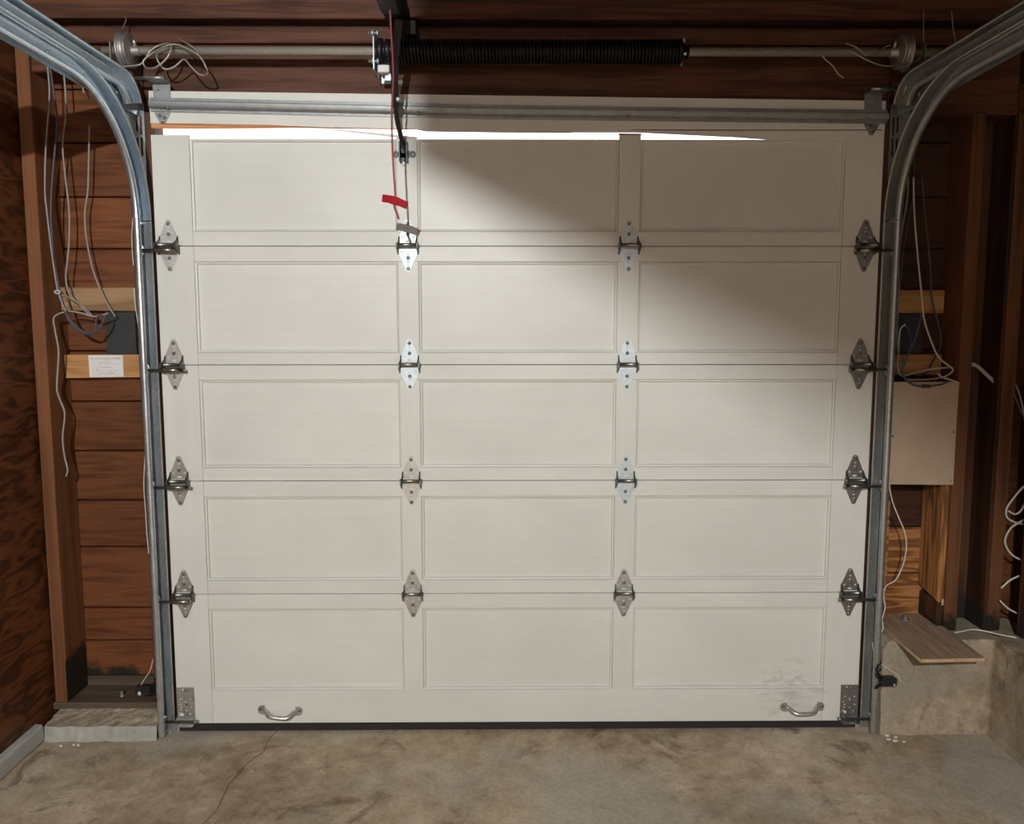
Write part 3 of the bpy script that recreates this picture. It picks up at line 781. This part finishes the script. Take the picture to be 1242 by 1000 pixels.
wire('lift_cable', [q(1026, 53), q(1038, 57), q(1050, 66), q(1062, 65), q(1072, 58), q(1080, 55)], .0022, 'cable', 'dim steel cable looped over the shaft beside the right drum', 'cable')
wire('lift_cable', [q(1033, 63), q(1050, 72), q(1068, 79), q(1086, 80), q(1104, 76), q(1116, 70), q(1118, 62)], .0022, 'cable', 'slack steel cable sagging below the right drum', 'cable')
wire('lift_cable', [q(996, 66), q(1002, 73), q(1010, 80), q(1017, 90), q(1023, 94)], .0020, 'cable', 'short dim cable tail hanging under the shaft left of the right drum', 'cable')

# ------------------------------------------------------------------ opener: rail, trolley, arm, motor housing; bulb beside it
op = thing('garage_door_opener', 'black garage door opener rail with drop arm reaching down to the door top', 'door opener', (-.37, 0, 2.40))
def obox(a, b, wd, z0, z1):
    a, b = Vector(a), Vector(b); d = (b-a).normalized(); nrm = Vector((-d.y, d.x))
    return B().prism([(*(a+nrm*wd), z0), (*(b+nrm*wd), z0), (*(b-nrm*wd), z0), (*(a-nrm*wd), z0)], (0, 0, z1-z0))
obox((-.235, -3.50), (-.372, -.03), .018, 2.425, 2.460).link('rail', 'blackm', op)
# motor housing: unseen, placed and turned so its edge shades the upper door
A0 = Vector((-.3766, -3.486)); D0 = Vector((.0736, -.409)).normalized(); N0 = Vector((-D0.y, D0.x))
if N0.x < 0: N0 = -N0
q4 = [A0, A0+D0*.56, A0+D0*.56+N0*.30, A0+N0*.30]
mh = B().prism([(p.x, p.y, 2.355) for p in q4], (0, 0, .19)).link('motor_housing', 'housing', op)
for f in (.12, .88):
    c = A0+D0*.56*f+N0*.15
    B().box((c.x-.015, c.y-.015, 2.545), (c.x+.015, c.y+.015, ZC)).link('ceiling_strap', 'galv_dull', op)
B().box((-.412, -.345, 2.372), (-.350, -.235, 2.430), .006).link('trolley', 'blackp', op)
g = B(); hb = [P(463, 12, -.10), P(496, 10, -.10), P(499, 30, -.04), P(507, 46, .040), P(500, 60, .046), P(482, 66, .046), P(476, 44, -.02)]
g.prism([tuple(p) for p in hb], (0, .004, 0)); g.box((-.372, -.06, 2.38), (-.330, .046, 2.425), .002); g.link('header_bracket', 'blackm', op)
arm = [P(484, 24, -.27), P(481, 50, -.22), P(479, 80, -.17), P(479, 112, -.125), P(481, 140, -.085), P(485, 160, -.055), P(489, 176, -.03), P(490, 186, -.024)]
g = B(); ap = spline([Vector(p) for p in arm], 6); prev = None
for i, p in enumerate(ap):
    t = (ap[min(i+1, len(ap)-1)]-ap[max(i-1, 0)]).normalized(); ex = Vector((1, 0, 0)); ex = (ex-t*ex.dot(t)).normalized(); ey = t.cross(ex)
    f = i/(len(ap)-1); hx = .0115 if f < .52 else .0075
    ring = [g.bm.verts.new(p+ex*a+ey*b2) for a, b2 in ((-hx, -.003), (hx, -.003), (hx, .003), (-hx, .003))]
    if prev:
        for j in range(4): g._f([prev[j], prev[(j+1) % 4], ring[(j+1) % 4], ring[j]])
    else: g._f(ring)
    prev = ring
g._f(prev); ao = g.link('arm', 'blackm', op)
for u, v, y in ((483, 121, -.122), (486, 100, -.14)):
    p = P(u, v, y); B().lathe(p, (0, -1, 0), [(0, .0075), (.008, .0075), (.010, .004)], 6).link('bolt', 'zinc_bright', ao)
# bulb on a ceiling drop socket
lamp = thing('ceiling_bulb', 'bare white light bulb hanging on a drop socket beside the door opener', 'lamp', (BULB.x, BULB.y, ZC))
B().lathe((BULB.x, BULB.y, ZC), (0, 0, -1), [(0, .05), (.012, .05), (.02, .03), (.03, .012), (.10, .008), (.105, .020), (.185, .020), (.190, .012)], 20).link('socket', 'white_pl', lamp)
bmx = bmesh.new(); bmesh.ops.create_icosphere(bmx, subdivisions=3, radius=BULB_R); gb = B(); gb.bm.free(); gb.bm = bmx
bmesh.ops.translate(bmx, verts=bmx.verts[:], vec=BULB); gb.link('bulb', 'bulb', lamp)

# emergency release cord
rc = thing('release_cord', 'red release cord with a red pull handle hanging in front of the door', 'pull cord', P(478, 244, -.30))
B().tube([P(473, 12, -.30), P(475, 50, -.30), P(477, 90, -.30), P(475.5, 130, -.30), P(475.5, 165, -.30), P(477, 200, -.30), P(479.5, 238, -.30)], .0030, 7, 6).link('cord', 'redcord', rc)
hp = [P(464, 240.5, -.30), P(471, 241.5, -.302), P(479, 243.5, -.303), P(486, 246, -.302), P(493.5, 249.5, -.30)]
g = B(); ap = spline([Vector(p) for p in hp], 5); prev = None
for i, p in enumerate(ap):
    t = (ap[min(i+1, len(ap)-1)]-ap[max(i-1, 0)]).normalized(); ey = Vector((0, -1, 0)); ez = t.cross(ey); f = i/(len(ap)-1)
    hh = .0105+.0035*math.sin(PI*f)*0+(.001 if .3 < f < .7 else 0)
    ring = [g.bm.verts.new(p+ey*a*.008+ez*b2*hh) for a, b2 in ((-1, -.8), (-.7, -1), (.7, -1), (1, -.8), (1, .8), (.7, 1), (-.7, 1), (-1, .8))]
    if prev:
        for j in range(8): g._f([prev[j], prev[(j+1) % 8], ring[(j+1) % 8], ring[j]])
    else: g._f(ring)
    prev = ring
g._f(prev); g.link('handle', 'red', rc)
B().tube([P(478, 248, -.30), P(479, 253, -.30), P(481.5, 259, -.30), P(483.5, 266, -.30)], .0036, 7, 5).link('cord_tail', 'redcord', rc)

# ------------------------------------------------------------------ left niche: blocks, card, box, sill bolt, sensor
wbk = B().prism([(-1.634, .150, 1.504), (-1.3165, .150, 1.501), (-1.3165, .150, 1.584), (-1.634, .150, 1.586)], (0, .037, 0)).link('wood_block', 'block_grey')
tag(wbk, 'weathered grey brown wood block across the left niche, above the black box', 'wood block', 'wood blocks beside the door')
wbk = B().prism([(-1.633, .150, 1.261), (-1.3165, .150, 1.264), (-1.3165, .150, 1.346), (-1.633, .150, 1.345)], (0, .037, 0)).link('wood_block', 'block_new')
tag(wbk, 'yellow wood block in the left niche with a white card on it', 'wood block', 'wood blocks beside the door')
cd = thing('business_card', 'white printed card stuck on the yellow wood block', 'card', (-1.485, .1495, 1.265))
cy0 = .1485
B().prism([(-1.546, cy0, 1.2640), (-1.424, cy0, 1.2660), (-1.423, cy0, 1.3435), (-1.547, cy0, 1.3440)], (0, .0012, 0)).link('paper', 'card', cd)
def print_line(name, x0, x1, z, h, mat, words_):
    g = B(); x = x0; tot = sum(words_)+len(words_)-1; cw = (x1-x0)/tot
    for wd in words_:
        for k in range(wd):
            hh = h*(1.0 if k == 0 else random.choice((.62, .62, .7, 1.0)))
            g.box((x+cw*.12, cy0-.0004, z), (x+cw*.42, cy0+.0002, z+hh))
            if random.random() < .7: g.box((x+cw*.42, cy0-.0004, z+hh*.38*random.choice((0, 1, 1))), (x+cw*.86, cy0+.0002, z+hh*.38*1.0+.0008))
            x += cw
        x += cw
    o = g.link(name, mat, cd, 'stuff')
print_line('printed_line', -1.538, -1.430, 1.3300, .0048, 'ink', [4, 7, 8, 9])
print_line('printed_line', -1.505, -1.462, 1.3245, .0026, 'ink2', [2, 3, 10])
print_line('printed_line', -1.513, -1.468, 1.3165, .0026, 'ink2', [9, 3, 5])
print_line('printed_line', -1.513, -1.438, 1.3120, .0024, 'ink2', [8, 6, 9, 4])
print_line('printed_line', -1.502, -1.466, 1.2990, .0030, 'ink', [11])
print_line('printed_line', -1.520, -1.445, 1.2865, .0030, 'ink2', [12, 3, 2, 6])
print_line('printed_line', -1.513, -1.455, 1.2775, .0036, 'ink', [4, 5, 10])
print_line('printed_line', -1.538, -1.428, 1.2715, .0026, 'ink2', [9, 4, 5, 7, 12])
g = B()
for dx in (0, .012): g.tube([(-1.534+dx, cy0, 1.281), (-1.530+dx, cy0, 1.293), (-1.520+dx, cy0, 1.302), (-1.516+dx, cy0, 1.305)], .0006, 4, 3)
g.link('sketched_flourish', 'ink2', cd)
bb = B().prism([(-1.490, .168, 1.347), (-1.382, .168, 1.347), (-1.382, .168, 1.500), (-1.486, .168, 1.500)], (0, .018, 0))
bb = bb.link('junction_cover', 'boxgrey'); tag(bb, 'black cover sheet between the two wood blocks in the left niche', 'cover')
g = B().lathe(P(148, 843, .10)-Vector((0, 0, .012)), (0, 0, 1), [(0, .014), (.003, .014), (.0035, .009), (.010, .009), (.011, .006), (.026, .006)], 10)
g = g.link('anchor_bolt', 'galv_dull'); tag(g, 'anchor bolt standing on the dark sill below the left boards', 'bolt')

def sensor(s, label):
    # a small eye on a wire bracket clipped to the vertical track
    if s < 0: c = P(176, 837, -.005)
    else: c = P(1078, 827, -.062)
    t = thing('photo_eye_sensor', label, 'sensor', c)
    d = -s
    bd = B().box((c.x-.031, c.y-.016, c.z-.013), (c.x+.024, c.y+.016, c.z+.017), .004).link('sensor_body', 'blackp', t)
    xl = c.x+s*.024
    B().lathe((c.x+s*.010, c.y-.018, c.z-.004), (s*.5, -1, -.1), [(0, .0075), (.004, .0075), (.006, .004)], 10).link('lens', 'white_pl' if s < 0 else 'galv_dull', t)
    xt = s*(TRX+.004)
    g = B()
    for dz, up in ((.004, .034), (-.006, -.010), (.010, .052)):
        g.tube([(c.x+d*.020, c.y-.004, c.z+dz), (c.x+d*.038, c.y-.012, c.z+dz+up*.35), (c.x+d*.055, c.y-.020, c.z+dz+up*.8), (xt, -.042, c.z+dz+up), (xt+d*.006, -.056, c.z+dz+up)], .0042, 6, 4)
    g.link('wire_bracket', 'blackm', t)
    return t
sensor(-1, 'small black door sensor clipped to the left track above the broken curb')
sensor(1, 'small black door sensor clipped to the right track against the concrete curb')

# ------------------------------------------------------------------ right niche
wbk = B().box((1.3155, .150, 1.493), (1.5375, .187, 1.576), .002).link('wood_block', 'block_new')
tag(wbk, 'shaded yellow wood block in the right niche, above the black cover', 'wood block', 'wood blocks beside the door')
wbk = B().box((1.3155, .150, 1.269), (1.5400, .187, 1.345), .002).link('wood_block', 'block_new')
tag(wbk, 'shaded yellow wood block just above the beige panel on the right', 'wood block', 'wood blocks beside the door')
bb = B().box((1.3165, .170, 1.3465), (1.478, .187, 1.491), .002).link('junction_cover', 'boxgrey'); tag(bb, 'black cover sheet between the two wood blocks in the right niche', 'cover')
pn = thing('cover_panel', 'beige hardboard panel screwed over the niche right of the door', 'panel', (1.42, .034, .888))
g = B(); g.plate([(1.311, .890), (1.539, .887), (1.538, 1.150), (1.540, 1.253), (1.305, 1.253), (1.307, 1.10)], [circ(1.3165, 1.062, .0045, 6), circ(1.5300, 1.076, .0035, 6)], (0, .006, 0), (0, .034, 0))
g.link('sheet', 'beige', pn)
for x, z in ((1.318, .905), (1.530, .902), (1.315, 1.06)): B().lathe((x, .0345, z), (0, -1, 0), [(0, .003), (.0012, .0025)], 8).link('screw', 'pin', pn)
B().box((1.405, .026, 1.232), (1.437, .036, 1.244), .003).link('cable_clip', 'blackp', pn)
lb = thing('plywood_offcut', 'worn plywood offcut lying on the right concrete ledge and jutting over its edge', 'board', (1.43, .0, .3455))
c4 = [(1.319, -.214), (1.536, -.205), (1.556, .184), (1.330, .184)]
g = B()
for i, z in enumerate((.3465, .3575)):
    pass
vs = [(x, y, .3468) for x, y in c4]+[(x, y, .3580) for x, y in c4]
g.mi = 0; g.mesh(vs, [(4, 5, 6, 7), (3, 2, 1, 0)]); g.mi = 1; g.mesh(vs, [(0, 1, 5, 4), (1, 2, 6, 5), (2, 3, 7, 6), (3, 0, 4, 7)])
g.link('board', ['ledgeboard', 'plyedge'], lb)
p = PZ(1098, 752, .358)
ab2 = thing('anchor_bolt', 'rusty anchor bolt end poking up through the plywood offcut', 'bolt', p)
B().lathe(p, (0, 0, 1), [(0, .016), (.002, .016), (.0022, .011), (.010, .011), (.0105, .006), (.020, .006)], 10).link('nut', 'cast', ab2)

# ------------------------------------------------------------------ wires
W = lambda l, y: [P(u, v, y) for u, v in l]
GL = 'loose wires in the left niche'; GR = 'loose wires in the right niche'
wire('electrical_wire', W([(57.5, 78), (60, 110), (58.5, 140), (55.5, 180), (54.5, 230), (57, 258), (62, 300), (68, 342), (73, 362), (80, 378)], .035), .0030, 'wire_grey', 'pale grey wire hanging nearest the left corner stud', group=GL)
wire('electrical_wire', W([(60.5, 78), (65, 112), (69, 140), (68, 165), (64.5, 205), (62, 240), (62, 270), (65, 310), (70, 340), (76, 366), (83, 385), (96, 399), (110, 404.5), (121, 397), (128, 383)], .045), .0034, 'wire_blue', 'blue wire hanging by the left stud and looping under the grey block', group=GL)
wire('electrical_wire', W([(76, 366), (82, 386), (95, 401), (110, 406), (116, 397), (117, 386), (124, 381)], .052), .0026, 'wire_blue', 'thin blue strand of the loop below the grey block', group=GL)
wire('electrical_wire', W([(77, 82), (79.5, 115), (80, 140), (76, 175), (79, 212), (84, 258), (83.5, 300), (80, 335), (84, 356), (96, 369), (107, 381), (114, 384)], .095), .0032, 'wire_grey', 'grey wire down the middle of the left niche ending in the blue loop', group=GL)
wire('electrical_wire', W([(97, 95), (100, 105), (102, 113)], .13), .0026, 'wire_grey', 'short grey wire stub under the left curved track', group=GL)
wire('electrical_wire', W([(108.5, 151), (107.5, 200), (106.5, 232), (103, 258), (105, 290), (113, 328), (124, 356), (134, 375), (140, 384)], .125), .0031, 'wire_grey', 'grey wire with a free top end running into the black cover', group=GL)
wire('electrical_wire', W([(131, 380), (122, 383), (112, 384), (97, 379.5), (83, 378), (71, 381), (65, 387), (67, 402), (71, 425), (70, 450), (69, 472), (73, 486), (78.5, 502), (76, 530), (78, 552), (82, 570), (80, 578)], .060), .0033, 'wire_grey', 'pale wire from the black cover hanging down the side of the left stud', group=GL)
wire('electrical_wire', W([(66, 355), (72, 353.5), (80, 359), (90, 365), (101, 372), (112, 383)], .070), .0024, 'wire_grey', 'pale twisted wire crossing the face of the grey block', group=GL)
wire('electrical_wire', W([(161.5, 262), (160, 285), (160.5, 305), (162, 322)], .036), .0016, 'wire_white', 'thin white wire stapled beside the left track at the top hinge', group=GL)
wire('electrical_wire', W([(162.5, 350), (164, 370), (168, 395), (172, 417), (174, 440), (176, 465), (177.5, 500), (176.5, 530), (175.5, 560), (174.5, 590), (176.5, 620), (178, 645), (180.5, 672)], .036), .0018, 'wire_white', 'thin white wire running down the jamb beside the left track', group=GL)
wire('electrical_wire', W([(185.5, 800), (182, 814), (176, 823), (171, 831)], -.004), .0016, 'wire_white', 'short white wire rising from the left door sensor', group=GL)
wire('cable_tie', W([(65.5, 354), (69, 352), (73, 354), (70, 356.5), (66, 355)], .030), .0015, 'white_pl', 'white tie holding the wires on the left stud', 'cable tie', sub=4)
# right
wire('electrical_wire', W([(1108, 112), (1103, 150), (1101, 190), (1101, 235), (1094, 280), (1090.5, 320), (1090, 360), (1088, 395), (1089, 425), (1092, 441)], .10), .0030, 'wire_grey', 'dim grey wire closest to the right track, hanging to the upper block', group=GR)
wire('electrical_wire', W([(1109, 180), (1108, 235), (1100, 275), (1095, 310), (1092, 345), (1088, 380), (1086, 402), (1090, 440)], .12), .0028, 'wire_dark', 'dark wire slanting behind the pale one in the right niche', group=GR)
wire('electrical_wire', W([(1108, 215), (1109, 260), (1113, 310), (1117, 350), (1121, 388), (1131, 418), (1139, 434), (1151, 444), (1156, 449), (1148, 456), (1130, 460), (1112, 461), (1098, 461)], .085), .0030, 'wire_white', 'white wire looping out right above the beige panel', group=GR)
wire('electrical_wire', W([(1118, 210), (1122, 262), (1128, 320), (1130, 360), (1136, 386), (1141, 406), (1139, 425), (1130, 441), (1125, 452), (1115, 456)], .125), .0030, 'wire_dark', 'dark wire hanging over the right end of the upper block', group=GR)
wire('electrical_wire', W([(1098, 394), (1092, 400), (1090, 420), (1089, 445), (1094, 456), (1110, 452), (1130, 448), (1150, 446)], .110), .0030, 'wire_white', 'white wire bending from the black cover over the lower right block', group=GR)
wire('electrical_wire', W([(1118, 380), (1112, 405), (1104, 425), (1097, 441), (1095, 455), (1105, 465.5), (1118, 469), (1140, 467), (1156, 461)], .024), .0032, 'wire_blue', 'dark blue wire drooping across the top of the beige panel', group=GR)
wire('electrical_wire', W([(1096, 392), (1103, 404), (1103.5, 425), (1096, 443), (1095, 456), (1107, 462)], .115), .0030, 'wire_blue', 'dark blue wire curving in front of the right black cover', group=GR)
wire('electrical_wire', W([(1137, 453), (1142, 457), (1150, 460), (1161, 463.5)], .022), .0026, 'wire_white', 'short white wire end at the upper corner of the beige panel', group=GR)
wire('electrical_wire', W([(1177, 440.5), (1186, 444), (1196, 453), (1207, 463)], .09), .0040, 'wire_white', 'thick white cable stub poking between the two right studs', group=GR)
wire('electrical_wire', W([(1177, 444), (1184, 445), (1193, 453), (1205, 464)], .08), .0024, 'wire_white', 'thin white wire beside the thick stub between the right studs', group=GR)
wire('electrical_wire', [PX(u, v, 1.79) for u, v in [(1229, 461), (1235, 474), (1240, 492), (1243, 510)]], .0030, 'wire_white', 'white wire curving past the right wall at block height', group=GR)
wire('electrical_wire', [PX(u, v, 1.785) for u, v in [(1228.5, 473), (1233, 486), (1240, 502), (1245, 512)]], .0024, 'wire_grey', 'thinner pale wire below the curving one on the right wall', group=GR)
coil = [(1247, 586), (1238, 594), (1228, 606), (1221, 617), (1221, 627), (1229, 633), (1240, 636), (1250, 637)]
cy = .03
wire('coiled_cable', [P(u, v, .035) for u, v in coil], .0036, 'wire_white', 'white cable bight at the top of the coil by the right wall', group='white cable coil at the right wall')
wire('coiled_cable', [P(u, v, .030) for u, v in [(1250, 626), (1238, 633), (1226, 641), (1219, 655), (1223, 668), (1233, 677), (1248, 682)]], .0036, 'wire_white', 'round white cable loop in the middle of the coil by the right wall', group='white cable coil at the right wall')
wire('coiled_cable', [P(u, v, .025) for u, v in [(1248, 697), (1236, 699), (1224, 705), (1214, 714)]], .0034, 'wire_white', 'white cable arc under the round loop by the right wall', group='white cable coil at the right wall')
wire('coiled_cable', [P(u, v, .025) for u, v in [(1213, 729), (1221, 737), (1231, 743), (1246, 749)]], .0034, 'wire_white', 'lowest white cable end of the coil by the right wall', group='white cable coil at the right wall')
wire('coiled_cable', [P(u, v, .028) for u, v in [(1223, 620), (1231, 624), (1238, 620), (1243, 611)]], .0034, 'wire_white', 'white cable hook inside the top bight by the right wall', group='white cable coil at the right wall')
wire('electrical_wire', W([(1080, 466), (1077, 490), (1075, 520), (1074.5, 560), (1078, 588), (1083, 610), (1090, 628), (1097, 645), (1099.5, 662), (1096, 683), (1087, 703), (1075, 711)], .020)+W([(1071.5, 722), (1073.5, 737), (1070, 752), (1071, 763), (1066, 770), (1059, 777)], .0)+W([(1060, 791), (1067, 804), (1078, 812), (1088, 819), (1093, 827)], -.038), .0022, 'wire_white',
     'white wire wandering down beside the right track to the door sensor', group=GR)
wire('electrical_wire', [PZ(u, v, .358) for u, v in [(1158, 768), (1168, 766), (1180, 764), (1195, 766), (1212, 770), (1233, 774)]], .0030, 'wire_white', 'white wire lying along the top of the right concrete curb', group=GR)
wire('electrical_wire', W([(1120, 14), (1120, 32), (1120, 51)], .02), .0018, 'wire_grey', 'short pale wire hanging from the beam above the right drum', group=GR)
wire('electrical_wire', W([(1154, 14), (1156, 34), (1159, 53)], .02), .0018, 'wire_grey', 'pale wire dropping behind the right horizontal track', group=GR)
